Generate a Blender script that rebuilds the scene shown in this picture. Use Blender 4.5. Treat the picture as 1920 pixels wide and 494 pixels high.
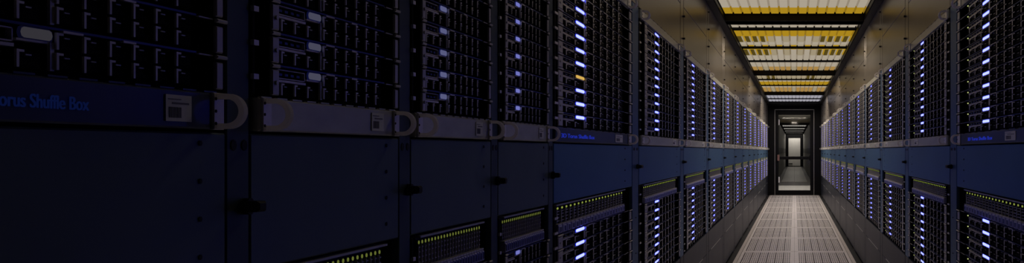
import bpy, bmesh, math, random
from mathutils import Vector, Matrix
random.seed(7)
for o in list(bpy.data.objects):
    bpy.data.objects.remove(o, do_unlink=True)
S = bpy.context.scene
COL = S.collection
PI = math.pi

# ------------------------------------------------------------------ camera
EYE = 1.2            # eye height, m
FPX = 604.0          # focal length in pixels of the 1920 px frame
VPX, VPY = 1489.5, 283.0
HALF = 0.71          # half the width of the aisle
cam_d = bpy.data.cameras.new('camera')
cam_d.sensor_width = 36.0
cam_d.sensor_fit = 'HORIZONTAL'
cam_d.lens = FPX / 1920.0 * 36.0
cam_d.shift_x = (960.0 - VPX) / 1920.0
cam_d.shift_y = (VPY - 247.0) / 1920.0
cam_d.clip_start = 0.02
cam_d.clip_end = 100
cam = bpy.data.objects.new('camera', cam_d)
cam.location = (0, 0, EYE)
cam.rotation_euler = (PI / 2, 0, 0)
COL.objects.link(cam)
S.camera = cam

# ------------------------------------------------------------------ world, exposure
w = bpy.data.worlds.new('world')
S.world = w
w.use_nodes = True
w.node_tree.nodes['Background'].inputs[0].default_value = (0.35, 0.5, 1.0, 1)
w.node_tree.nodes['Background'].inputs[1].default_value = 0.004
S.view_settings.view_transform = 'Standard'
S.view_settings.look = 'None'
S.view_settings.exposure = 0.0
S.view_settings.gamma = 1.0
S.view_settings.use_curve_mapping = False

LAMPCOL = (1.0, 0.86, 0.72)
LAMPS = [(1.01, 0.25, 0.9), (3.085, 8.5, 0.22), (5.15, 11.0, 0.9), (6.97, 22.0, 0.9)]     # strip lamps, nearest an added weak fill: distance along the aisle, watts, length

# ------------------------------------------------------------------ materials
MATS = {}
def mat(name, col, rough=0.5, metal=0.0, noise=0.0, nscale=40.0, bump=0.0, stretch=(1, 1, 1), spec=0.5):
    if name in MATS: return MATS[name]
    m = bpy.data.materials.new(name); m.use_nodes = True
    nt = m.node_tree; b = nt.nodes['Principled BSDF']
    b.inputs['Base Color'].default_value = (*col, 1)
    b.inputs['Roughness'].default_value = rough
    b.inputs['Metallic'].default_value = metal
    b.inputs['Specular IOR Level'].default_value = spec
    if noise > 0 or bump > 0:
        tc = nt.nodes.new('ShaderNodeTexCoord'); mp = nt.nodes.new('ShaderNodeMapping')
        mp.inputs['Scale'].default_value = stretch
        n = nt.nodes.new('ShaderNodeTexNoise'); n.inputs['Scale'].default_value = nscale
        n.inputs['Detail'].default_value = 3
        nt.links.new(tc.outputs['Object'], mp.inputs[0]); nt.links.new(mp.outputs[0], n.inputs['Vector'])
        r = nt.nodes.new('ShaderNodeValToRGB')
        r.color_ramp.elements[0].position = 0.3; r.color_ramp.elements[1].position = 0.7
        r.color_ramp.elements[0].color = (*[c * (1 - noise) for c in col], 1)
        r.color_ramp.elements[1].color = (*[min(1, c * (1 + noise)) for c in col], 1)
        nt.links.new(n.outputs['Fac'], r.inputs[0]); nt.links.new(r.outputs[0], b.inputs['Base Color'])
        mr = nt.nodes.new('ShaderNodeMapRange')
        mr.inputs['To Min'].default_value = rough * 0.85; mr.inputs['To Max'].default_value = min(1, rough * 1.15)
        nt.links.new(n.outputs['Fac'], mr.inputs[0]); nt.links.new(mr.outputs[0], b.inputs['Roughness'])
        if bump > 0:
            bp = nt.nodes.new('ShaderNodeBump'); bp.inputs['Strength'].default_value = bump
            bp.inputs['Distance'].default_value = 0.002
            nt.links.new(n.outputs['Fac'], bp.inputs['Height']); nt.links.new(bp.outputs[0], b.inputs['Normal'])
    MATS[name] = m
    return m

def emit(name, col, strength=1.0):
    if name in MATS: return MATS[name]
    m = bpy.data.materials.new(name); m.use_nodes = True
    nt = m.node_tree; nt.nodes.clear()
    e = nt.nodes.new('ShaderNodeEmission'); o = nt.nodes.new('ShaderNodeOutputMaterial')
    e.inputs[0].default_value = (*col, 1); e.inputs[1].default_value = strength
    nt.links.new(e.outputs[0], o.inputs[0])
    MATS[name] = m
    return m

def glass(name, tint, gloss):
    m = bpy.data.materials.new(name); m.use_nodes = True
    nt = m.node_tree; nt.nodes.clear()
    o = nt.nodes.new('ShaderNodeOutputMaterial'); mx = nt.nodes.new('ShaderNodeMixShader')
    t = nt.nodes.new('ShaderNodeBsdfTransparent'); g = nt.nodes.new('ShaderNodeBsdfGlossy')
    t.inputs[0].default_value = (*tint, 1); g.inputs['Roughness'].default_value = 0.05
    mx.inputs[0].default_value = gloss
    nt.links.new(t.outputs[0], mx.inputs[1]); nt.links.new(g.outputs[0], mx.inputs[2]); nt.links.new(mx.outputs[0], o.inputs[0])
    MATS[name] = m
    return m

def translucent(name, col):
    m = bpy.data.materials.new(name); m.use_nodes = True
    nt = m.node_tree; b = nt.nodes['Principled BSDF']; o = nt.nodes['Material Output']
    b.inputs['Base Color'].default_value = (*col, 1); b.inputs['Roughness'].default_value = 0.3
    t = nt.nodes.new('ShaderNodeBsdfTranslucent'); t.inputs[0].default_value = (*col, 1)
    mx = nt.nodes.new('ShaderNodeMixShader'); mx.inputs[0].default_value = 0.62
    nt.links.new(b.outputs[0], mx.inputs[1]); nt.links.new(t.outputs[0], mx.inputs[2]); nt.links.new(mx.outputs[0], o.inputs[0])
    MATS[name] = m
    return m
PANEL = mat('blue_grey_panel', (0.11, 0.225, 0.38), 0.34, 0.3, 0.06, 6, 0.03, (1, 1, 1))
UPPER = mat('brushed_grey_panel', (0.235, 0.212, 0.185), 0.32, 0.5, 0.10, 5, 0.05, (0.4, 1, 2))
NPANEL = mat('dull_lit_panel', (0.15, 0.195, 0.20), 0.36, 0.25, 0.06, 6, 0.03)  # blue-grey panel copy with the near end's dull light put in its colour
NSTRIP = mat('dull_lit_strip', (0.095, 0.125, 0.14), 0.4, 0.25, 0.06, 8)  # strip copy greyed the same way for the dull near end
STRIP = mat('blue_grey_strip', (0.10, 0.18, 0.30), 0.4, 0.25, 0.06, 8)
KICK = mat('dark_grey_panel', (0.034, 0.039, 0.056), 0.38, 0.2, 0.08, 6, spec=0.3)
CARC = mat('black_carcass', (0.004, 0.004, 0.005), 0.6, spec=0.1)
BLACK = mat('black_plastic', (0.005, 0.005, 0.0065), 0.5, spec=0.12)
SILVER = mat('dull_silver', (0.86, 0.83, 0.79), 0.36, 0.35, 0.08, 60)
RAIL = mat('grey_rail', (0.62, 0.61, 0.61), 0.4, 0.4)
BLUELIP = mat('blue_steel_lip', (0.10, 0.12, 0.26), 0.35, 0.7)
BOXF = mat('satin_box_front', (0.62, 0.62, 0.53), 0.36, 0.3, 0.12, 9, 0, (1, 1, 3))
BOXD = mat('dark_box_front', (0.12, 0.14, 0.19), 0.3, 0.5, 0.1, 9)
HANDLE = translucent('clear_plastic_handle', (0.95, 0.92, 0.90))
WHITE = mat('white_paper', (0.92, 0.92, 0.92), 0.6)
INK = mat('grey_ink', (0.22, 0.22, 0.28), 0.7)
BLUEGLOW = emit('glowing_blue_lettering', (0.012, 0.022, 0.30)); BLUEDIM = emit('faint_blue_lettering', (0.002, 0.005, 0.034))  # printed words with emission added to make them glow, fainter at the dark end
CARTB = mat('lavender_lever', (0.62, 0.64, 1.0), 0.4, 0.0)
CARTG = mat('dark_cage', (0.025, 0.028, 0.05), 0.45, 0.3)
BOLT = mat('dark_bolt', (0.015, 0.015, 0.016), 0.5)
FOOTM = mat('zinc_foot', (0.4, 0.39, 0.37), 0.4, 0.8)
BEAM = mat('black_beam', (0.006, 0.006, 0.006), 0.5, spec=0.15)
BEAM2 = mat('dark_side_beam', (0.02, 0.019, 0.018), 0.35, 0.3)
TILE = mat('white_tile', (0.82, 0.77, 0.75), 0.42, 0.0, 0.05, 20)
HOLE = mat('tile_hole', (0.09, 0.08, 0.085), 0.8)
TRIM = mat('white_trim', (0.66, 0.61, 0.58), 0.45, 0.0, 0.05, 15)
FLOORD = mat('dark_floor', (0.03, 0.03, 0.032), 0.5, 0, 0.2, 8)
WALLD = mat('dark_wall', (0.02, 0.021, 0.026), 0.6, 0, 0.1, 5)
DOORB = mat('black_door', (0.004, 0.004, 0.005), 0.5, spec=0.12)
DOORE = mat('light_door_edge', (0.42, 0.41, 0.40), 0.4, 0.5)
BRASS = mat('reddish_lock', (0.35, 0.2, 0.17), 0.4, 0.6)
VEST = mat('grey_far_wall', (0.27, 0.26, 0.245), 0.5, 0, 0.08, 4)
VFLOOR = mat('white_far_floor', (0.75, 0.73, 0.71), 0.45, 0, 0.04, 6)
GREYF = mat('grey_far_floor', (0.30, 0.29, 0.27), 0.4, 0, 0.08, 10)
WDOOR = mat('white_far_door', (0.75, 0.73, 0.70), 0.5, 0, 0.03, 4)
GLASS = glass('door_glass', (0.93, 0.93, 0.92), 0.05)
GREENL = emit('green_light', (0.22, 0.27, 0.045), 1.0)
AMBER = emit('amber_light', (0.9, 0.55, 0.12), 0.75)
INDIC = emit('yellow_green_light', (0.5, 0.55, 0.2), 0.9)

def led(name, core, halo_col):
    return (emit(name + '_core', core), emit(name + '_halo', halo_col))  # second emission imitates the halo spilled round the core
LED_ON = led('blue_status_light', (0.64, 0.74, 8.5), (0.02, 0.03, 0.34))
LED_MID = led('dim_blue_status_light', (0.16, 0.17, 0.5), (0.006, 0.009, 0.07))  # from here stepped down: near-end darkness put into the status lights' emission
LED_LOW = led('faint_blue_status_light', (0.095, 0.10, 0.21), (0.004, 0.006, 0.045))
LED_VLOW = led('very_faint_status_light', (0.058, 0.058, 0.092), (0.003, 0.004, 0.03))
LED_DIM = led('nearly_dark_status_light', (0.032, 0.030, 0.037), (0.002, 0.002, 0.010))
GREEN_LOW = emit('dim_green_light', (0.11, 0.13, 0.025))  # green emission lowered likewise for the dark near end

# ------------------------------------------------------------------ mesh helpers
class MB:
    def __init__(s): s.v = []; s.f = []; s.m = []
    def quad(s, a, b, c, d, m=0):
        n = len(s.v); s.v += [a, b, c, d]; s.f.append((n, n + 1, n + 2, n + 3)); s.m.append(m)
    def box(s, x0, x1, y0, y1, z0, z1, m=0):
        n = len(s.v)
        s.v += [(x0, y0, z0), (x1, y0, z0), (x1, y1, z0), (x0, y1, z0), (x0, y0, z1), (x1, y0, z1), (x1, y1, z1), (x0, y1, z1)]
        for q in ((0, 3, 2, 1), (4, 5, 6, 7), (0, 1, 5, 4), (1, 2, 6, 5), (2, 3, 7, 6), (3, 0, 4, 7)):
            s.f.append(tuple(n + i for i in q)); s.m.append(m)
        return s
    def cbox(s, x0, x1, y0, y1, z0, z1, c=0.002, m=0, mf=None):
        """box whose front (-y) edges are chamfered by c"""
        n = len(s.v)
        s.v += [(x0 + c, y0, z0 + c), (x1 - c, y0, z0 + c), (x1 - c, y0, z1 - c), (x0 + c, y0, z1 - c),
                (x0, y0 + c, z0), (x1, y0 + c, z0), (x1, y0 + c, z1), (x0, y0 + c, z1),
                (x0, y1, z0), (x1, y1, z0), (x1, y1, z1), (x0, y1, z1)]
        fs = [(0, 1, 2, 3), (4, 5, 1, 0), (5, 6, 2, 1), (6, 7, 3, 2), (7, 4, 0, 3),
              (8, 9, 5, 4), (9, 10, 6, 5), (10, 11, 7, 6), (11, 8, 4, 7), (9, 8, 11, 10)]
        for k, q in enumerate(fs):
            s.f.append(tuple(n + i for i in q)); s.m.append(mf if (k == 0 and mf is not None) else m)
        return s
    def cyl(s, axis, c, r, a0, a1, n=10, m=0):
        b = len(s.v)
        for a in (a0, a1):
            for i in range(n):
                t = 2 * PI * i / n; p, q = r * math.cos(t), r * math.sin(t)
                s.v.append((c[0] + p, a, c[1] + q) if axis == 'y' else (c[0] + p, c[1] + q, a) if axis == 'z' else (a, c[0] + p, c[1] + q))
        for i in range(n):
            j = (i + 1) % n
            s.f.append((b + i, b + j, b + n + j, b + n + i)); s.m.append(m)
        s.f.append(tuple(b + i for i in range(n))); s.m.append(m)
        s.f.append(tuple(b + n + i for i in reversed(range(n)))); s.m.append(m)
        return s
    def mesh(s, name, mats):
        me = bpy.data.meshes.new(name)
        me.from_pydata(s.v, [], s.f)
        for x in mats: me.materials.append(x)
        me.polygons.foreach_set('material_index', s.m)
        bm = bmesh.new(); bm.from_mesh(me)
        bmesh.ops.recalc_face_normals(bm, faces=bm.faces)
        bm.to_mesh(me); bm.free()
        me.update()
        return me

CACHE = {}
def cached(key, fn):
    if key not in CACHE: CACHE[key] = fn()
    return CACHE[key]
def ob(name, me, parent=None, loc=(0, 0, 0), label=None):
    o = bpy.data.objects.new(name, me)
    COL.objects.link(o)
    o.location = loc
    if parent: o.parent = parent
    if label: o['label'] = label
    return o
def tag(o, label, cat, group=None):
    o['label'] = label; o['category'] = cat
    if group: o['group'] = group
    return o
def struct(name, mb, mats, label=None):
    o = ob(name, mb.mesh(name, mats)); o['kind'] = 'structure'
    if label: o['label'] = label
    return o
def empty(name, loc, rz=0):
    o = bpy.data.objects.new(name, None); COL.objects.link(o)
    o.location = loc; o.rotation_euler = (0, 0, rz); o.empty_display_size = 0.1
    return o

# ------------------------------------------------------------------ the setting
DOOR = 8.62
CEIL = EYE + 1.26
BACK = -1.6
# floor: dark slab at the sides, recessed in the middle for the tiles
mb = MB()
mb.box(-1.3, -0.66, BACK, DOOR, -0.08, 0.0)
mb.box(0.66, 1.3, BACK, DOOR, -0.08, 0.0)
mb.box(-0.66, 0.66, BACK, DOOR, -0.08, -0.03)
floor = struct('floor', mb, [FLOORD])

def tile_mesh():
    m = MB(); W = 0.308 * 2; L = 0.596; z = 0.0
    # perforated field: x from 0.045 to 0.588, y from 0.03 to 0.566
    fx0, fx1, fy0, fy1 = 0.044, 0.588, 0.026, 0.570
    nx, ny = 24, 15
    # border
    m.quad((0.0008, 0.002, z), (W, 0.002, z), (W, fy0, z), (0.0008, fy0, z))
    m.quad((0.0008, fy1, z), (W, fy1, z), (W, L, z), (0.0008, L, z))
    m.quad((0.0008, fy0, z), (fx0, fy0, z), (fx0, fy1, z), (0.0008, fy1, z))
    m.quad((fx1, fy0, z), (W, fy0, z), (W, fy1, z), (fx1, fy1, z))
    # sides
    m.box(0.003, W, 0.002, L, -0.03, -0.012, 1)
    for (a, b) in (((0.003, 0.002), (W, 0.002)), ((W, 0.002), (W, L)), ((W, L), (0.003, L)), ((0.003, L), (0.003, 0.002))):
        m.quad((a[0], a[1], -0.03), (b[0], b[1], -0.03), (b[0], b[1], 0), (a[0], a[1], 0))
    cx = (fx1 - fx0) / nx; cy = (fy1 - fy0) / ny
    for i in range(nx):
        x0 = fx0 + i * cx; x1 = x0 + cx
        slot = (i % 4 == 3)                       # every fourth column is a long slot between rows of square holes
        for j in range(ny):
            y0 = fy0 + j * cy; y1 = y0 + cy
            if slot: hx0, hx1, hy0, hy1 = x0 + cx * .22, x1 - cx * .22, y0 + cy * .08, y1 - cy * .08
            else: hx0, hx1, hy0, hy1 = x0 + cx * .2, x1 - cx * .2, y0 + cy * .25, y1 - cy * .25
            m.quad((x0, y0, z), (x1, y0, z), (hx1, hy0, z), (hx0, hy0, z))
            m.quad((x1, y0, z), (x1, y1, z), (hx1, hy1, z), (hx1, hy0, z))
            m.quad((x1, y1, z), (x0, y1, z), (hx0, hy1, z), (hx1, hy1, z))
            m.quad((x0, y1, z), (x0, y0, z), (hx0, hy0, z), (hx0, hy1, z))
            m.quad((hx0, hy0, -0.01), (hx1, hy0, -0.01), (hx1, hy1, -0.01), (hx0, hy1, -0.01), 1)
            for (p, q) in (((hx0, hy0), (hx1, hy0)), ((hx1, hy0), (hx1, hy1)), ((hx1, hy1), (hx0, hy1)), ((hx0, hy1), (hx0, hy0))):
                m.quad((p[0], p[1], -0.01), (q[0], q[1], -0.01), (q[0], q[1], 0), (p[0], p[1], 0), 1)
    me = bpy.data.meshes.new('floor_tile'); me.from_pydata(m.v, [], m.f)
    for x in (TILE, HOLE): me.materials.append(x)
    me.polygons.foreach_set('material_index', m.m); me.update()
    return me
TM = tile_mesh()
k = 0
yy = DOOR - 0.6
while yy > 0.5:
    for s in (0, 1):
        t = ob('floor_tile', TM, floor, (0, yy, 0) if s == 0 else (0, yy + 0.598, 0))
        if s: t.rotation_euler = (0, 0, PI)
    yy -= 0.6
mb = MB(); mb.box(-0.655, 0.655, BACK, yy + 0.59, -0.03, 0.0)
ob('floor_plate', mb.mesh('floor_plate', [TILE]), floor)
for n, s in ((1, -1), (2, 1)):
    mb = MB(); x0, x1 = sorted((s * 0.62, s * 0.658)); mb.box(x0, x1, BACK, DOOR, -0.03, 0.004)
    struct('trim_%d' % n, mb, [TRIM])

# back walls of the rack rows, end wall behind the camera
mb = MB(); mb.box(-1.30, -1.14, BACK, DOOR, 0, CEIL + 0.25); mb.box(-1.14, -0.715, BACK, 0.235, 0, CEIL + 0.25)
struct('wall_left', mb, [WALLD])
mb = MB(); mb.box(1.14, 1.30, BACK, DOOR, 0, CEIL + 0.25); mb.box(0.715, 1.14, BACK, 0.865, 0, CEIL + 0.25)
struct('wall_right', mb, [WALLD])
mb = MB(); mb.box(-1.3, 1.3, BACK - 0.1, BACK, 0, CEIL + 0.25)
struct('wall_back', mb, [WALLD])
# ceiling slab over the racks; unseen opaque section added over the near end to darken it
mb = MB()
mb.box(-1.3, 1.3, BACK, DOOR, CEIL + 0.10, CEIL + 0.25)
mb.box(-0.71, 0.71, BACK, 0.895, CEIL - 0.02, CEIL + 0.10); mb.box(-0.71, 0.71, 1.05, 2.30, CEIL, CEIL + 0.10)
mb.box(-0.71, 0.71, 8.22, DOOR, EYE + 1.195, CEIL + 0.10)
struct('ceiling', mb, [BEAM])

# ---- ceiling beams
def beam(y0, y1, z0, x=0.64, name='ceiling_beam', label='', cat='beam', g=None):
    m = MB(); m.box(-x, x, y0, y1, z0, CEIL + 0.03)
    c = 0.012
    m.box(-x, x, y0 - c, y1 + c, z0 - 0.0, z0 + 0.008)      # lower flange
    o = ob(name, m.mesh(name, [BEAM])); tag(o, label, cat, g); return o
for (y0, y1), lab in zip(((0.90, 0.965), (2.97, 3.04), (5.05, 5.11), (6.87, 6.93)), ('fourth', 'third', 'second', 'first')):
    beam(y0, y1, EYE + 1.195, label='thick black cross beam under the lit ceiling, %s from the glass door' % lab, g='black ceiling cross beams')
ords = ['first', 'second', 'third', 'fourth', 'fifth', 'sixth', 'seventh', 'eighth', 'ninth', 'tenth', 'eleventh', 'twelfth',
        'thirteenth', 'fourteenth', 'fifteenth', 'sixteenth', 'seventeenth']
SLIM = [7.73, 6.16, 5.65, 4.49, 3.895, 3.30]
for i, y in enumerate(SLIM):
    m = MB(); m.box(-0.635, 0.635, y - 0.012, y + 0.012, EYE + 1.24, CEIL + 0.02)
    m.box(-0.635, 0.635, y - 0.02, y + 0.02, EYE + 1.24, EYE + 1.245)
    tag(ob('ceiling_bar', m.mesh('ceiling_bar', [BEAM])), 'slim black cross bar between ceiling panels, %s from the glass door' % ords[i], 'bar', 'slim ceiling cross bars')
for s, lab in ((-1, 'on the door lock side'), (1, 'on the side away from the door lock')):
    r = empty('ceiling_side_beam', (0, 2.3, EYE + 1.20))
    m = MB(); x0, x1 = sorted((s * 0.645, s * 0.709))
    m.box(x0, x1, 0, 5.92, 0, 0.10)
    ob('channel', m.mesh('side_channel', [BEAM2]), r)
    m = MB(); x0, x1 = sorted((s * 0.637, s * 0.645)); m.box(x0, x1, 0, 5.92, 0.004, 0.02)
    ob('lip', m.mesh('side_lip', [BEAM]), r)
    tag(r, 'long dark ceiling beam along the rack tops %s' % lab, 'beam')

# ---- translucent corrugated luminous ceiling panels
E_WHITE = emit('lit_white_sheet', (0.40, 0.345, 0.265)); E_RIB = emit('lit_white_sheet_rib', (0.29, 0.24, 0.175))  # ribs emit less so the corrugation shows: shading painted into the emission
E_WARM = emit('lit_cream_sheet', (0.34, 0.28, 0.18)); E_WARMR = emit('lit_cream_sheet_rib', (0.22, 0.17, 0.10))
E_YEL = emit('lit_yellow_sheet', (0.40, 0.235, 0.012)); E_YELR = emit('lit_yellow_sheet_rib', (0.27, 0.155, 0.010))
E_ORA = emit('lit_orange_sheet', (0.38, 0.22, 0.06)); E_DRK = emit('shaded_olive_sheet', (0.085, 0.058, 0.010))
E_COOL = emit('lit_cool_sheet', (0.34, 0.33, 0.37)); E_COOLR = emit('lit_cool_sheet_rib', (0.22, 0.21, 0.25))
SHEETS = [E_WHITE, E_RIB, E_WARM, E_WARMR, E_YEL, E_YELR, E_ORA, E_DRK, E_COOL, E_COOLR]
NR = 15
def pat(kind, i):
    c = abs(i - (NR - 1) / 2)
    if kind == 'w': return 0, 1
    if kind == 'c': return 2, 3
    if kind == 'y': return 4, 5
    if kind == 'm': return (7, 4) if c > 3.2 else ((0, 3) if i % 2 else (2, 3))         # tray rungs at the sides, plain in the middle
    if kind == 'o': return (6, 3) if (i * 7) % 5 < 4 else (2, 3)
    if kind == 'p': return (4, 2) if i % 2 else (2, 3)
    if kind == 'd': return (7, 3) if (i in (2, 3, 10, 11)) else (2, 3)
    if kind == 'b': return 8, 9
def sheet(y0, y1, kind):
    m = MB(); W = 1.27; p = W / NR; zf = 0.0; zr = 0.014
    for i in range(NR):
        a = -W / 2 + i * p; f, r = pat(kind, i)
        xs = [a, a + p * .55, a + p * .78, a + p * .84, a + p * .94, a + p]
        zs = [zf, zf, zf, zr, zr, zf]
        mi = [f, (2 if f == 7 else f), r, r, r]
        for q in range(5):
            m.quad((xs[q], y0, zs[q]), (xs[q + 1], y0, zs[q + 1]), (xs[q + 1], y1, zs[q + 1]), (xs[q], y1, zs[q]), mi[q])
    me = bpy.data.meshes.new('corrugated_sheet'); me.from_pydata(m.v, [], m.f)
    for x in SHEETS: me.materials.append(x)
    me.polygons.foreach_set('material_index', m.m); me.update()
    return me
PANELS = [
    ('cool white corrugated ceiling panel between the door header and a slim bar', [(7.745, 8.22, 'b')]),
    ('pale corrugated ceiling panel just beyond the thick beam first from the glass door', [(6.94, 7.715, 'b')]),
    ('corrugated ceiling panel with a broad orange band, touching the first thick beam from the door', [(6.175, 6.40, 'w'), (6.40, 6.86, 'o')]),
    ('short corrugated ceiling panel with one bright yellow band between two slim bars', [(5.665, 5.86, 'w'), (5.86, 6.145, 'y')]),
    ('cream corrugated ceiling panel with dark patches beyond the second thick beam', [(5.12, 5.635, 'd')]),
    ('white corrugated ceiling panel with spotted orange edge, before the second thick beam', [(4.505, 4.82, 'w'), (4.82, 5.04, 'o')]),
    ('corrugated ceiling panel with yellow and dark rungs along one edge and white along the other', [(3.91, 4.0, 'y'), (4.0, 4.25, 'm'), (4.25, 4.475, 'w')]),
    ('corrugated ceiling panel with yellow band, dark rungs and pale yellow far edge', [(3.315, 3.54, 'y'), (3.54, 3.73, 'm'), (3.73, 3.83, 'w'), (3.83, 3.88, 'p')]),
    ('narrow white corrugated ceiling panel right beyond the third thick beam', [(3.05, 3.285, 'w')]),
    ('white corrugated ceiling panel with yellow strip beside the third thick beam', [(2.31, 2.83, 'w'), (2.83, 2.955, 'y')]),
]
for lab, strips in PANELS:
    r = empty('ceiling_light_panel', (0, strips[0][0], CEIL))
    for (a, b, kd) in strips:
        ob('corrugated_sheet', sheet(a - strips[0][0], b - strips[0][0], kd), r)
    tag(r, lab, 'ceiling light', 'luminous ceiling panels')

# ---- strip lamps tucked behind the thick beams and the door header
for i, (y, pw, ln) in enumerate(LAMPS):
    r = empty('strip_lamp', (0, y, CEIL - 0.02))
    m = MB(); m.box(-ln / 2 - 0.015, ln / 2 + 0.015, -0.025, 0.025, 0.0, 0.022); m.box(-ln / 2 - 0.015, ln / 2 + 0.015, -0.025, -0.021, -0.006, 0.0); m.box(-ln / 2 - 0.015, ln / 2 + 0.015, 0.021, 0.025, -0.006, 0.0)
    ob('housing', m.mesh('lamp_housing', [BEAM]), r)
    m = MB(); m.box(-ln / 2, ln / 2, -0.018, 0.018, -0.002, 0.0)
    ob('diffuser', m.mesh('lamp_diffuser', [emit('lamp_diffuser', LAMPCOL, 4.0)]), r)
    ld_ = bpy.data.lights.new('strip_lamp_light', 'AREA'); ld_.shape = 'RECTANGLE'; ld_.size = ln; ld_.size_y = 0.036
    ld_.energy = pw; ld_.color = LAMPCOL
    lo = bpy.data.objects.new('lamp_light', ld_); COL.objects.link(lo); lo.parent = r; lo.location = (0, 0, -0.004)
    tag(r, 'slim strip lamp fixed behind the thick ceiling beam, %s from the glass door' % ords[3 - i], 'lamp', 'strip lamps behind the beams')

# ------------------------------------------------------------------ end wall and glass door
mb = MB()
dh = 0.528; dt = 2.306
mb.box(-1.3, -dh, DOOR, DOOR + 0.08, 0, CEIL + 0.25)
mb.box(dh, 1.3, DOOR, DOOR + 0.08, 0, CEIL + 0.25)
mb.box(-dh, dh, DOOR, DOOR + 0.08, dt, CEIL + 0.25)
struct('wall_far', mb, [DOORB])
d = empty('door_1', (0, DOOR, 0)); d['kind'] = 'structure'; d['label'] = 'black framed glass door at the end of the aisle'
m = MB(); t = 0.012
m.box(-dh, -dh + t, -0.006, 0.05, 0, dt); m.box(dh - t, dh, -0.006, 0.05, 0, dt); m.box(-dh, dh, -0.006, 0.05, dt - t, dt)
ob('door_frame', m.mesh('door_frame', [DOORE]), d, label='thin light metal door frame')
gx, gb, gt = 0.425, 0.135, 2.16
m = MB()
m.cbox(-dh + t, -gx, -0.004, 0.045, 0.005, dt - t, 0.004); m.cbox(gx, dh - t, -0.004, 0.045, 0.005, dt - t, 0.004)
m.cbox(-gx, gx, -0.004, 0.045, 0.005, gb, 0.004); m.cbox(-gx, gx, -0.004, 0.045, gt, dt - t, 0.004)
leaf = ob('door_leaf', m.mesh('door_leaf', [DOORB]), d)
m = MB(); m.box(-gx, gx, 0.018, 0.024, gb, gt)
ob('glass_pane', m.mesh('glass_pane', [GLASS]), leaf)
m = MB(); m.cbox(-gx, gx, -0.05, 0.0, EYE - 0.235, EYE - 0.155, 0.01); m.box(-gx - 0.03, -gx + 0.03, -0.03, 0, EYE - 0.26, EYE - 0.13); m.box(gx - 0.03, gx + 0.03, -0.03, 0, EYE - 0.26, EYE - 0.13)
ob('push_bar', m.mesh('push_bar', [DOORB]), leaf)
m = MB(); m.cbox(-gx - 0.028, -gx + 0.03, -0.06, -0.03, EYE - 0.27, EYE - 0.11, 0.006)
m.cyl('y', (-gx + 0.0, EYE - 0.15), 0.014, -0.068, -0.06)
ob('lock', m.mesh('lock', [BRASS]), leaf, label='reddish metal lock body')
for z in (0.42, 1.96):
    m = MB(); m.cbox(-gx + 0.004, -gx + 0.030, -0.012, 0.0, -0.075, 0.075, 0.003); m.cyl('z', (-gx + 0.006, -0.010), 0.006, -0.08, 0.08, 8)
    ob('hinge', m.mesh('hinge', [WHITE]), leaf, (0, 0, z), label='pale door hinge')
m = MB(); m.box(-0.62, 0.62, DOOR - 0.035, DOOR + 0.08, -0.03, 0.006)
struct('trim_3', m, [TRIM], 'pale threshold strip under the glass door')

# ---- the passage beyond the door
Z2 = 24.0
mb = MB(); mb.box(-1.3, 1.3, DOOR + 0.08, 11.05, -0.08, 0)
struct('floor_passage', mb, [VFLOOR], 'white floor just behind the glass door')
mb = MB(); mb.box(-1.3, 1.3, 11.05, 12.3, -0.08, 0.0)
struct('floor_threshold', mb, [FLOORD], 'dark floor strip beyond the glass door')
mb = MB(); mb.box(-1.3, 1.3, 12.3, Z2, -0.08, 0)
f2 = struct('floor_far', mb, [FLOORD])
def far_tile():
    m = MB(); m.cbox(0, 0.49, 0, 0.02, 0, 0.59, 0.004)
    for v in range(len(m.v)):
        x, y, z = m.v[v]; m.v[v] = (x, z, 0.012 - y * 0.5)
    return m.mesh('floor_tile', [GREYF])
FT = far_tile()
y = 12.34
while y < Z2 - 0.5:
    ob('floor_tile', FT, f2, (-0.495, y, 0)); ob('floor_tile', FT, f2, (0.005, y, 0)); y += 0.6
for s, nm in ((-1, 'wall_passage_left'), (1, 'wall_passage_right')):
    mb = MB()
    x0, x1 = sorted((s * 0.71, s * 1.3)); mb.box(x0, x1, 12.3, Z2, 0, 2.9)
    x0, x1 = sorted((s * 0.95, s * 1.3)); mb.box(x0, x1, DOOR + 0.08, 12.3, 0, 2.9)
    wl = struct(nm, mb, [VEST])
    yy = 12.3
    for i in range(10):
        m = MB()
        a, b = yy + 0.02, yy + 1.13
        x0, x1 = sorted((s * 0.66, s * 0.708))
        m.box(x0, x1, a, b, 0.05, 1.05); ob('cabinet_panel', m.mesh('cabinet_panel', [VEST]), wl)
        m = MB(); m.box(x0, x1, a, b, 1.07, 1.3); ob('cabinet_panel', m.mesh('cabinet_panel', [mat('dark_far_panel', (0.07, 0.07, 0.075), 0.5)]), wl)
        m = MB(); m.box(x0, x1, a, b, 1.32, 2.4); ob('cabinet_panel', m.mesh('cabinet_panel', [VEST]), wl)
        yy += 1.15
mb = MB(); mb.box(-1.3, 1.3, DOOR + 0.08, Z2, CEIL + 0.1, CEIL + 0.25)
mb.box(-0.95, 0.95, 11.4, 14.5, CEIL - 0.02, CEIL + 0.1)
struct('ceiling_passage', mb, [VEST])
E_FAR = emit('lit_far_sheet', (0.42, 0.40, 0.37)); E_FARR = emit('lit_far_sheet_rib', (0.27, 0.25, 0.22))  # rib shading painted as a darker emission
E_VEST = emit('lit_passage_sheet', (4.2, 3.95, 3.6))
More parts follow.
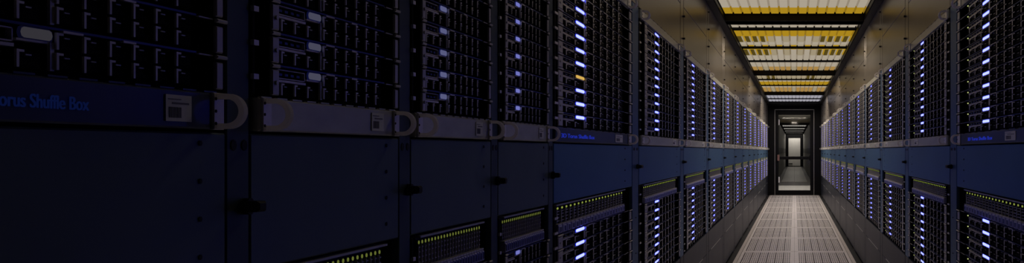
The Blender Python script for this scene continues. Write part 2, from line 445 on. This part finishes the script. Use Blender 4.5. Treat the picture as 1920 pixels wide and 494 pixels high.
def far_panel(y0, y1, me, lab):
    m = MB(); n = 12; W = 1.16
    for i in range(n):
        a = -W / 2 + i * W / n; p = W / n
        m.quad((a, 0, 0), (a + p * .6, 0, 0), (a + p * .6, y1 - y0, 0), (a, y1 - y0, 0), 0)
        m.quad((a + p * .6, 0, 0), (a + p * .8, 0, .02), (a + p * .8, y1 - y0, .02), (a + p * .6, y1 - y0, 0), 1)
        m.quad((a + p * .8, 0, .02), (a + p, 0, 0), (a + p, y1 - y0, 0), (a + p * .8, y1 - y0, .02), 1)
    msh = bpy.data.meshes.new('far_light'); msh.from_pydata(m.v, [], m.f)
    for x in me: msh.materials.append(x)
    msh.polygons.foreach_set('material_index', m.m); msh.update()
    o = ob('passage_ceiling_light', msh, None, (0, y0, CEIL - 0.03)); tag(o, lab, 'ceiling light', 'ceiling lights beyond the door')
far_panel(9.0, 10.9, [E_VEST, E_VEST], 'lit ceiling panel directly behind the glass door')
fl = [(14.7, 16.3), (16.9, 18.4), (19.0, 20.4), (21.2, 22.4)]
for i, (a, b) in enumerate(fl):
    far_panel(a, b, [E_FAR, E_FARR], 'pale corrugated ceiling light beyond the door, %s from the white end door' % ords[3 - i])
for i, y in enumerate((14.6, 16.6, 18.7, 20.8, 22.6)):
    m = MB(); m.box(-0.70, 0.70, y - 0.07, y + 0.07, CEIL - 0.10, CEIL + 0.1)
    tag(ob('passage_beam', m.mesh('passage_beam', [BEAM])), 'dark cross beam beyond the glass door, %s from the white end door' % ords[4 - i], 'beam', 'dark beams beyond the glass door')
mb = MB(); mb.box(-1.3, -0.45, Z2, Z2 + 0.1, 0, 2.9); mb.box(0.45, 1.3, Z2, Z2 + 0.1, 0, 2.9); mb.box(-0.45, 0.45, Z2, Z2 + 0.1, 2.15, 2.9)
struct('wall_passage_end', mb, [DOORB])
d2 = empty('door_2', (0, Z2, 0)); d2['kind'] = 'structure'; d2['label'] = 'white door at the far end of the passage'
m = MB(); m.cbox(-0.445, 0.445, 0.02, 0.06, 0.06, 2.14, 0.006)
ob('door_leaf', m.mesh('far_leaf', [WDOOR]), d2)
m = MB(); m.cbox(-0.445, 0.445, -0.03, 0.02, 0.005, 0.06, 0.004)
ob('kick_rail', m.mesh('kick_rail', [DOORB]), d2)
m = MB(); m.cbox(-0.42, -0.14, -0.04, 0.0, 0.20, 0.26, 0.008); m.box(-0.4, -0.37, -0.01, 0.02, 0.2, 0.26); m.box(-0.19, -0.16, -0.01, 0.02, 0.2, 0.26)
ob('door_stop', m.mesh('door_stop', [DOORB]), d2)
far_panel(22.75, 23.9, [E_VEST, E_VEST], 'added bright ceiling panel, out of view, in front of the white end door')  # added out of view to brighten the end door

# ------------------------------------------------------------------ server racks
P = 0.596
U = 0.0445
SH = 0.0440
SW = 0.70 * P                        # width of a server front

def ribs(m, x, z0, z1, tab):
    """thin silver rib with a small tab, on a drive slot"""
    m.box(x, x + 0.0034, 0.0025, 0.013, z0, z1, 0)
    m.box(x, x + 0.0034, 0.0, 0.0025, z0, z1, 1)
    m.box(x + 0.0034, x + 0.0034 + tab, 0.001, 0.003, z1 - 0.0022, z1, 1)

def module_mesh():
    m = MB(); w = 0.0395; h = 0.0175
    m.box(0.0045, w, 0.006, 0.016, 0.001, h - 0.001, 0)      # black drive front
    m.box(0.008, w - 0.004, 0.004, 0.006, 0.003, 0.0065, 0)   # lever
    m.box(0.018, 0.026, 0.0045, 0.006, h - 0.0045, h - 0.0033, 1)
    ribs(m, 0, 0.001, h, 0.008)
    return m.mesh('drive_module', [BLACK, SILVER])
MODS = [(0.058 * P + 0.0405 * i, 0.0015) for i in range(3)]
MODS += [(0.285 * P + 0.0408 * i, 0.0025 + 0.0195 * j) for i in range(6) for j in range(2)]

def server_mesh(detail, x0):
    m = MB()
    m.box(x0, SW, 0.014, 0.36, 0.0005, SH, 0)                 # chassis
    m.box(x0, SW, 0.001, 0.016, SH - 0.0024, SH, 2)            # steel lip along the top
    m.box(0.30 * P, 0.30 * P + 0.03, -0.0005, 0.004, SH - 0.004, SH - 0.0018, 1)
    m.box(0.46 * P, 0.46 * P + 0.022, -0.0005, 0.004, SH - 0.004, SH - 0.0018, 1)
    # control panel above the three left slots: outlined slot and bar
    a, b = max(x0 + 0.012, 0.042 * P), 0.195 * P
    m.box(a, b, 0.003, 0.014, 0.0208, 0.0240, 1)
    m.box(a, b, 0.004, 0.010, 0.0255, 0.0268, 1); m.box(a, b, 0.004, 0.010, 0.0375, 0.0386, 1)
    m.box(b - 0.0016, b, 0.004, 0.010, 0.0255, 0.0386, 1)
    for q in range(4):
        xx = a + 0.012 + q * 0.018
        if xx + 0.008 < b: m.box(xx, xx + 0.010, 0.005, 0.012, 0.030, 0.0335, 2)
    # upright below the status light
    m.box(0.274 * P, 0.284 * P, 0.002, 0.005, 0.002, 0.029, 1); m.box(0.274 * P, 0.284 * P, 0.005, 0.014, 0.002, 0.029, 0)
    m.box(0.20 * P, 0.284 * P, 0.003, 0.014, 0.0275, 0.0295, 1)
    if not detail:
        for (x, z) in MODS:
            if x < x0: continue
            m.box(x, x + 0.0036, 0.0025, 0.013, z + 0.001, z + 0.0175, 0)
            m.box(x, x + 0.0036, 0.0, 0.0025, z + 0.001, z + 0.0175, 1)
            m.box(x + 0.0036, x + 0.0120, 0.001, 0.003, z + 0.0155, z + 0.0175, 1)
    return m.mesh('server', [BLACK, SILVER, BLUELIP])

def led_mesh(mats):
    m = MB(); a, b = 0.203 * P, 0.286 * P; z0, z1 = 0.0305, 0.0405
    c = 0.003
    # rounded bar core with its spilled glow painted as a tinted rim round it
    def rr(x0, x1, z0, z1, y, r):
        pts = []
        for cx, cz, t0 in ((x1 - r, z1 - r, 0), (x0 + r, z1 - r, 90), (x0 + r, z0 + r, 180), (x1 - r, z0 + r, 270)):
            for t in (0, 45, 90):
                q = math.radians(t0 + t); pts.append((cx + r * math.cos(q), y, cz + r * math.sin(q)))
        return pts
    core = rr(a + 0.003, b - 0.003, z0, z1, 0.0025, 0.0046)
    halo = rr(a, b, z0 - 0.002, z1 + 0.001, 0.004, 0.0055)
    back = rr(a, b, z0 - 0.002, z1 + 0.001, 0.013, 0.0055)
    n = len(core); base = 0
    m.v = core + halo + back
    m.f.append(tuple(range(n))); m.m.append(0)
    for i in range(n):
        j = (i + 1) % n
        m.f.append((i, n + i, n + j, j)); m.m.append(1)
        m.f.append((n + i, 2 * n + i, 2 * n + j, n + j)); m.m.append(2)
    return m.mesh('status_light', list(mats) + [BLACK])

def ear_mesh(kind):
    m = MB()
    if kind == 'l':      # flat ear with a folded top
        m.box(0.0, 0.020, 0.0, 0.013, 0.001, 0.036, 1); m.cbox(0.0, 0.020, -0.004, 0.0, 0.001, 0.036, 0.0015); m.box(-0.003, 0.021, -0.002, 0.012, 0.037, 0.0435, 1); m.cbox(-0.003, 0.021, -0.006, -0.002, 0.0385, 0.0435, 0.0015)
        m.cyl('y', (0.010, 0.018), 0.003, -0.006, -0.004, 8)
    else:                # latch on the far rail: upright with a dog-leg tab, wire across the gap
        m.box(0.036, 0.052, 0.0, 0.012, 0.001, 0.034, 1); m.cbox(0.036, 0.052, -0.004, 0.0, 0.001, 0.034, 0.0015); m.box(0.033, 0.058, -0.003, 0.010, 0.036, 0.0425, 1); m.cbox(0.033, 0.058, -0.007, -0.003, 0.038, 0.0425, 0.0015)
        m.box(0.0, 0.032, -0.002, 0.002, 0.0405, 0.042)
    return m.mesh('ear', [RAIL, BLACK])

def card_mesh(g):
    m = MB(); p = SW / 22
    m.box(0.0008, p - 0.0008, 0.010, 0.05, 0.001, 0.086, 0)
    m.cbox(0.0018, p - 0.0018, -0.004, 0.012, 0.002, 0.025, 0.002, 1)          # lever
    m.box(0.0068, p - 0.0068, -0.0050, -0.004, 0.006, 0.021, 3)
    m.box(0.0012, p - 0.0012, -0.002, 0.012, 0.0265, 0.0300, 2)                # silver cap
    for z in (0.037, 0.047, 0.057, 0.066):
        m.box(0.002, p - 0.002, 0.006, 0.012, z, z + 0.0022, 4)
    m.box(0.0035, 0.0052, 0.004, 0.012, 0.032, 0.072, 4)
    m.box(p / 2 - 0.0052, p / 2 + 0.0052, 0.0065, 0.010, 0.072, 0.0815, 0); m.cyl('y', (p / 2, 0.0768), 0.0034, 0.0055, 0.0066, 8, 5)
    return m.mesh('line_card', [CARTG, CARTB, SILVER, BLUELIP, RAIL, g])

def switch_mesh(x0):
    m = MB()
    m.box(x0, SW, 0.014, 0.36, 0.0, 0.088, 0)
    m.box(x0 - 0.004, SW + 0.006, -0.002, 0.02, 0.0865, 0.090, 1)
    return m.mesh('network_switch', [BLACK, RAIL])

def handle_mesh():
    """D-shaped pull handle standing out from the wall (-y), with its fixing plate"""
    m = MB(); w0, w1 = -0.005, 0.005; N = 18
    out = []; inn = []
    ro, ri = 0.0215, 0.0148; ext = 0.014
    out.append((0.0, -ro)); inn.append((0.0, -ri))
    for i in range(N + 1):
        t = -PI / 2 + PI * i / N
        out.append((-(ext + ro * math.cos(t)), ro * math.sin(t))); inn.append((-(ext + ri * math.cos(t)), ri * math.sin(t)))
    out.append((0.0, ro)); inn.append((0.0, ri))
    n = len(out)
    for i in range(n - 1):
        a, b, c, d_ = out[i], out[i + 1], inn[i + 1], inn[i]
        for x in (w0, w1):
            m.quad((x, a[0], a[1]), (x, b[0], b[1]), (x, c[0], c[1]), (x, d_[0], d_[1]))
        m.quad((w0, a[0], a[1]), (w1, a[0], a[1]), (w1, b[0], b[1]), (w0, b[0], b[1]))
        m.quad((w0, d_[0], d_[1]), (w1, d_[0], d_[1]), (w1, c[0], c[1]), (w0, c[0], c[1]))
    m.cbox(-0.012, 0.012, -0.003, 0.004, -0.0225, 0.0225, 0.001, 1)
    for z in (-0.015, 0.0, 0.015): m.cyl('y', (-0.008, z), 0.0020, -0.0038, -0.003, 8, 2)
    me = m.mesh('handle', [HANDLE, SILVER, BOLT])
    return me

def sticker_mesh():
    m = MB(); m.box(0, 0.052, -0.0012, 0.0, 0, 0.030, 0)
    x = 0.006
    rnd = random.Random(3)
    while x < 0.030:
        w_ = rnd.choice((0.0008, 0.0014, 0.002)); m.box(x, x + w_, -0.0016, -0.0012, 0.004, 0.016, 1); x += w_ + rnd.choice((0.0008, 0.0014))
    m.box(0.012, 0.046, -0.0016, -0.0012, 0.0195, 0.0215, 1); m.box(0.004, 0.030, -0.0016, -0.0012, 0.0245, 0.0255, 1)
    return m.mesh('label_sticker', [WHITE, INK])

def text_mesh(s, size, glow):
    c = bpy.data.curves.new('lettering', 'FONT'); c.body = s; c.size = size; c.extrude = 0.0006
    o = bpy.data.objects.new('lettering_src', c); COL.objects.link(o)
    dg = bpy.context.evaluated_depsgraph_get(); dg.update()
    me = bpy.data.meshes.new_from_object(o.evaluated_get(dg))
    bpy.data.objects.remove(o, do_unlink=True)
    me.transform(Matrix.Rotation(PI / 2, 4, 'X'))
    me.materials.clear(); me.materials.append(glow)
    return me

ZB = dict(low0=0.035, seam=0.36, low1=0.53, sw0=0.948, sw1=1.038, mid1=1.222, box0=1.226, box1=1.270, up0=1.274, up1=1.808,
          top0=1.812, top1=1.852, seam2=2.12, top=CEIL - 0.015)

def build_rack(loc, rz, label, mirror=False, detail=False, u0=0.0, lettering=False, leds=LED_ON, green=GREENL, sx=1.0, indic=False, group=None, amber=None):
    root = empty('server_rack', loc, rz); root.scale = (sx, 1, 1)
    tag(root, label, 'server rack', group)
    def X(a, b):
        return (P - b, P - a) if mirror else (a, b)
    kk = (mirror, round(u0, 4), sx)
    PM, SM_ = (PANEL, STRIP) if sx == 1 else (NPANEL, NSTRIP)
    def part(name, fn, mats, parent=root, l=None, key=None, loc=(0, 0, 0)):
        me = cached((name, key, kk), lambda: fn().mesh(name, mats))
        return ob(name, me, parent, loc, l)
    Z = ZB
    def carc():
        m = MB()
        a, b = X(u0 + 0.001, P - 0.001)
        m.box(a, b, 0.40, 0.42, 0.03, Z['top']); m.box(a, b, 0.02, 0.40, Z['top'] - 0.01, Z['top'])
        for z0, z1 in ((0.03, 0.53), (Z['sw1'] + 0.004, 1.274), (Z['up1'] + 0.002, Z['top'] - 0.01)):
            m.box(a, b, 0.014, 0.40, z0, z1)
        # black bay cheeks at both sides of the servers
        a, b = X(max(u0, 0.0) + 0.001, max(0.03 * P, u0 + 0.004)); m.box(a, b, 0.014, 0.40, 0.53, Z['up1'])
        a, b = X(0.90 * P, P - 0.001); m.box(a, b, 0.014, 0.40, 0.53, Z['up1'])
        a, b = X(u0 + 0.001, P - 0.001)
        m.box(a, b, 0.030, 0.05, 0.53, Z['up1'])       # bay back set behind the server fronts
        return m
    part('carcass', carc, [CARC])
    def strip(z0, z1):
        def f():
            m = MB(); a, b = X(0.902 * P, P - 0.0015); m.cbox(a, b, 0.0, 0.013, z0, z1, 0.002); return m
        return f
    part('divider_strip', strip(Z['top1'] + 0.004, Z['top']), [UPPER], key='s3')
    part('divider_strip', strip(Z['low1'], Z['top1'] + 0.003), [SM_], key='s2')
    part('divider_strip', strip(0.035, Z['low1'] - 0.001), [KICK], key='s1')
    def thin():
        m = MB()
        s0 = u0 + 0.0015
        for z0, z1 in ((Z['low1'], Z['sw1']), (Z['up0'], Z['up1'])):
            a, b = X(s0, s0 + 0.010); m.cbox(a, b, -0.002, 0.013, z0, z1, 0.002)
            zz = z0 + 0.02
            while zz < z1 - 0.01:
                a, b = X(s0, s0 + 0.013); m.box(a, b, -0.005, 0.0, zz, zz + 0.007, 1); zz += U
        return m
    part('edge_post', thin, [BLACK, SILVER])
    # panels
    pa, pb = u0 + 0.002, 0.898 * P
    def pan(z0, z1):
        def f():
            m = MB(); a, b = X(pa, pb); m.cbox(a, b, 0.0, 0.013, z0, z1, 0.0022); return m
        return f
    part('upper_panel', pan(Z['seam2'] + 0.001, Z['top']), [UPPER], key='u2')
    part('upper_panel', pan(Z['top1'] + 0.004, Z['seam2'] - 0.001), [UPPER], key='u1')
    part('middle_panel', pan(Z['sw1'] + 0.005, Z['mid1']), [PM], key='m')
    part('lower_panel', pan(Z['seam'] + 0.001, Z['low1'] - 0.001), [KICK], key='l2')
    part('lower_panel', pan(Z['low0'], Z['seam'] - 0.001), [KICK], key='l1')
    def seamline():
        m = MB(); a, b = X(u0 + 0.10 * P + 0.02, 0.72 * P); m.box(a, b, -0.0025, 0.0, Z['seam'] - 0.002, Z['seam'] + 0.002); return m
    part('seam_line', seamline, [RAIL])  # pale raised line along the lower panel seam
    # bolts on the strip and rail screws of the panels
    def bolts():
        m = MB()
        for i in range(4):
            a, b = X(P - 0.013, P - 0.003); x = (a + b) / 2
            m.cyl('y', (x, 1.917 + 0.142 * i), 0.0065, -0.012, 0.0, 8)
        for i in range(6):
            a, b = X(0.955 * P, 0.955 * P); m.cyl('y', (a, 0.1 + i * 0.16), 0.003, -0.002, 0.0, 6)
        return m
    o = part('bolts', bolts, [BOLT]); o['kind'] = 'stuff'
    def holes():
        m = MB(); a, b = X(0.80 * P, 0.80 * P)
        for i in range(4): m.cyl('y', (a, 1.2 + 0.009 - 0.0455 * i), 0.0035, -0.0012, 0.0005, 6)
        a, b = X(0.93 * P, 0.93 * P); m.cyl('y', (a, 1.207), 0.007, -0.001, 0.0, 8)
        a, b = X(0.975 * P, 0.975 * P); m.cyl('y', (a, 1.207), 0.007, -0.001, 0.0, 8)
        return m
    o = part('rail_screws', holes, [BOLT]); o['kind'] = 'stuff'
    def latch():
        m = MB(); a, b = X(P - 0.024, P - 0.002); m.cbox(a, b, -0.024, 0.0, 1.121, 1.135, 0.003); m.cyl('y', ((a + b) / 2, 1.128), 0.011, -0.008, 0.0, 10)
        return m
    part('latch', latch, [BOLT])
    # boxes with handles
    def sbox(z0, z1, deep):
        def f():
            m = MB(); a, b = X(max(0.012, u0 + 0.003), 0.862 * P); m.cbox(a, b, -deep, 0.013, z0, z1, 0.002)
            n = 11
            for i in range(n):
                q = a + (b - a) * (i + 0.2) / n; m.box(q, q + (b - a) * 0.62 / n, -deep + 0.001, 0.0, z1 + 0.0002, z1 + 0.0022)
            return m
        return f
    sb = part('shuffle_box', sbox(Z['box0'], Z['box1'], 0.006), [BOXD if lettering else BOXF], key=lettering)
    tb = part('top_box', sbox(Z['top0'], Z['top1'], 0.004), [BOXF], key='t')
    H = cached('handle', handle_mesh)
    hx = X(0.030 if u0 == 0 else u0 + 0.014, 0.845 * P)
    for par, z, dp in ((sb, (Z['box0'] + Z['box1']) / 2, 0.006), (tb, (Z['top0'] + Z['top1']) / 2, 0.004)):
        for q in (hx if u0 == 0 else hx[1:]):      # the wide rack with the cut edge keeps only its far handle
            ob('handle', H, par, (q, -dp, z))
    if lettering:
        T = cached(('text', sx), lambda: text_mesh('3D Torus Shuffle Box', 0.0185, BLUEGLOW if sx == 1 and not mirror else BLUEDIM))
        t0 = 0.27 * P if mirror else 0.165 * P
        ob('lettering', T, sb, (t0, -0.0066, 1.240), 'blue words 3D Torus Shuffle Box')
    stk = cached('sticker', sticker_mesh)
    ob('label_sticker', stk, sb, ((0.30 * P if mirror and not lettering else 0.66 * P), -0.0062, 1.2335), 'white sticker with a barcode')
    def foot():
        m = MB(); m.cyl('z', (0, 0), 0.016, 0.0, 0.010, 12); m.cyl('z', (0, 0), 0.006, 0.010, 0.036, 8); m.box(-0.02, 0.02, -0.012, 0.03, 0.022, 0.030)
        return m
    for q in (0.06, 0.94):
        part('levelling_foot', foot, [FOOTM], loc=(max(q * P, u0 + 0.03) if not mirror else q * P, 0.006 + 0.012, 0))
    # servers
    s0 = 0.21 * P if mirror else 0.09 * P
    x0 = 0.0 if u0 == 0 else max(0.0, u0 + 0.016 - s0)
    SM = cached(('server', detail, x0), lambda: server_mesh(detail, x0))
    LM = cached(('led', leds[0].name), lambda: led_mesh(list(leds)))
    LA = cached('ledamber', lambda: led_mesh([AMBER, emit('amber_halo', (0.06, 0.03, 0.01))]))
    EL = cached('earl', lambda: ear_mesh('l')); ER = cached('earr', lambda: ear_mesh('r'))
    MM = cached('module', module_mesh)
    def indm():
        m = MB(); m.cyl('y', (0, 0), 0.0026, 0.001, 0.004, 8); return m.mesh('indicator_light', [INDIC])
    IM = cached('indic', indm)
    zs = [Z['up0'] + 0.0005 + U * i for i in range(12)] + [Z['sw0'] - 0.0015 - U * (i + 1) for i in range(9)]
    ex = -0.090 * P if mirror else SW
    for i, z in enumerate(zs):
        sv = ob('server', SM, root, (s0, 0.0, z))
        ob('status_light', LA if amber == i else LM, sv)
        if mirror:
            e = ob('ear', ER, sv, (0.0, 0, 0)); e.scale = (-1, 1, 1)
            e.location = (0.0, 0, 0)
            ob('ear', EL, sv, (SW + 0.004, 0, 0))
        else:
            ob('ear', EL, sv, (x0 + 0.0005, 0, 0)); ob('ear', ER, sv, (SW, 0, 0))
        if indic: ob('indicator_light', IM, sv, (0.036 * P, 0.0, 0.031))
        if detail:
            for (mx, mz) in MODS:
                if mx < x0 + 0.004: continue
                ob('drive_module', MM, sv, (mx, 0, mz))
    sw = ob('network_switch', cached(('switch', x0), lambda: switch_mesh(x0)), root, (s0, 0, Z['sw0']))
    CM = cached(('card', green.name), lambda: card_mesh(green))
    for i in range(22):
        if s0 + i * SW / 22 < u0 + 0.004: continue
        ob('line_card', CM, sw, (i * SW / 22, 0, 0))
    return root

GL = 'server racks in the row beside the door lock'
GR = 'server racks in the row opposite the door lock'
SIDE_L = 'in the row on the door lock side'
SIDE_R = 'in the row opposite the door lock'
XL, XR = -HALF, HALF
Y0 = 1.469
# row on the lock side: rack k starts at Y0 + k * P, front-left corner is its nearer end
for k in range(12):
    n = 11 - k
    build_rack((XL, Y0 + k * P, 0), PI / 2, 'blue-lit server rack, %s from the glass door %s' % (ords[n], SIDE_L), group=GL)
PS = 0.1757
y5 = 0.947
build_rack((XL, Y0 - P, 0), PI / 2, 'wide server rack with blue words on its box next to the narrow racks', detail=True, u0=y5 - (Y0 - P), lettering=True, amber=3, group=GL)
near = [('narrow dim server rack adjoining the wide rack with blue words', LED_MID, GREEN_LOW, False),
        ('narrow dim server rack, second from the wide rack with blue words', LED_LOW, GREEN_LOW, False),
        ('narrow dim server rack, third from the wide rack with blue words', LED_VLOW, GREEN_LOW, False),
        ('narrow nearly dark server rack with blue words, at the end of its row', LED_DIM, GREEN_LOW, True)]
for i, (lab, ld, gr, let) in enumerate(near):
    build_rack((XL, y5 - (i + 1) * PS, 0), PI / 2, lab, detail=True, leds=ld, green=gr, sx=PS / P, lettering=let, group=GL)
# opposite row: front-left corner is the farther end
for k in range(13):
    n = 12 - k
    lab = 'blue-lit server rack, %s from the glass door %s' % (ords[n], SIDE_R)
    if k == 0: lab = 'server rack with faint blue words and green dots, thirteenth from the door opposite its lock'
    build_rack((XR, Y0 + k * P, 0), -PI / 2, lab, mirror=True, detail=(k == 0), lettering=(k == 0), indic=(k < 3), group=GR)
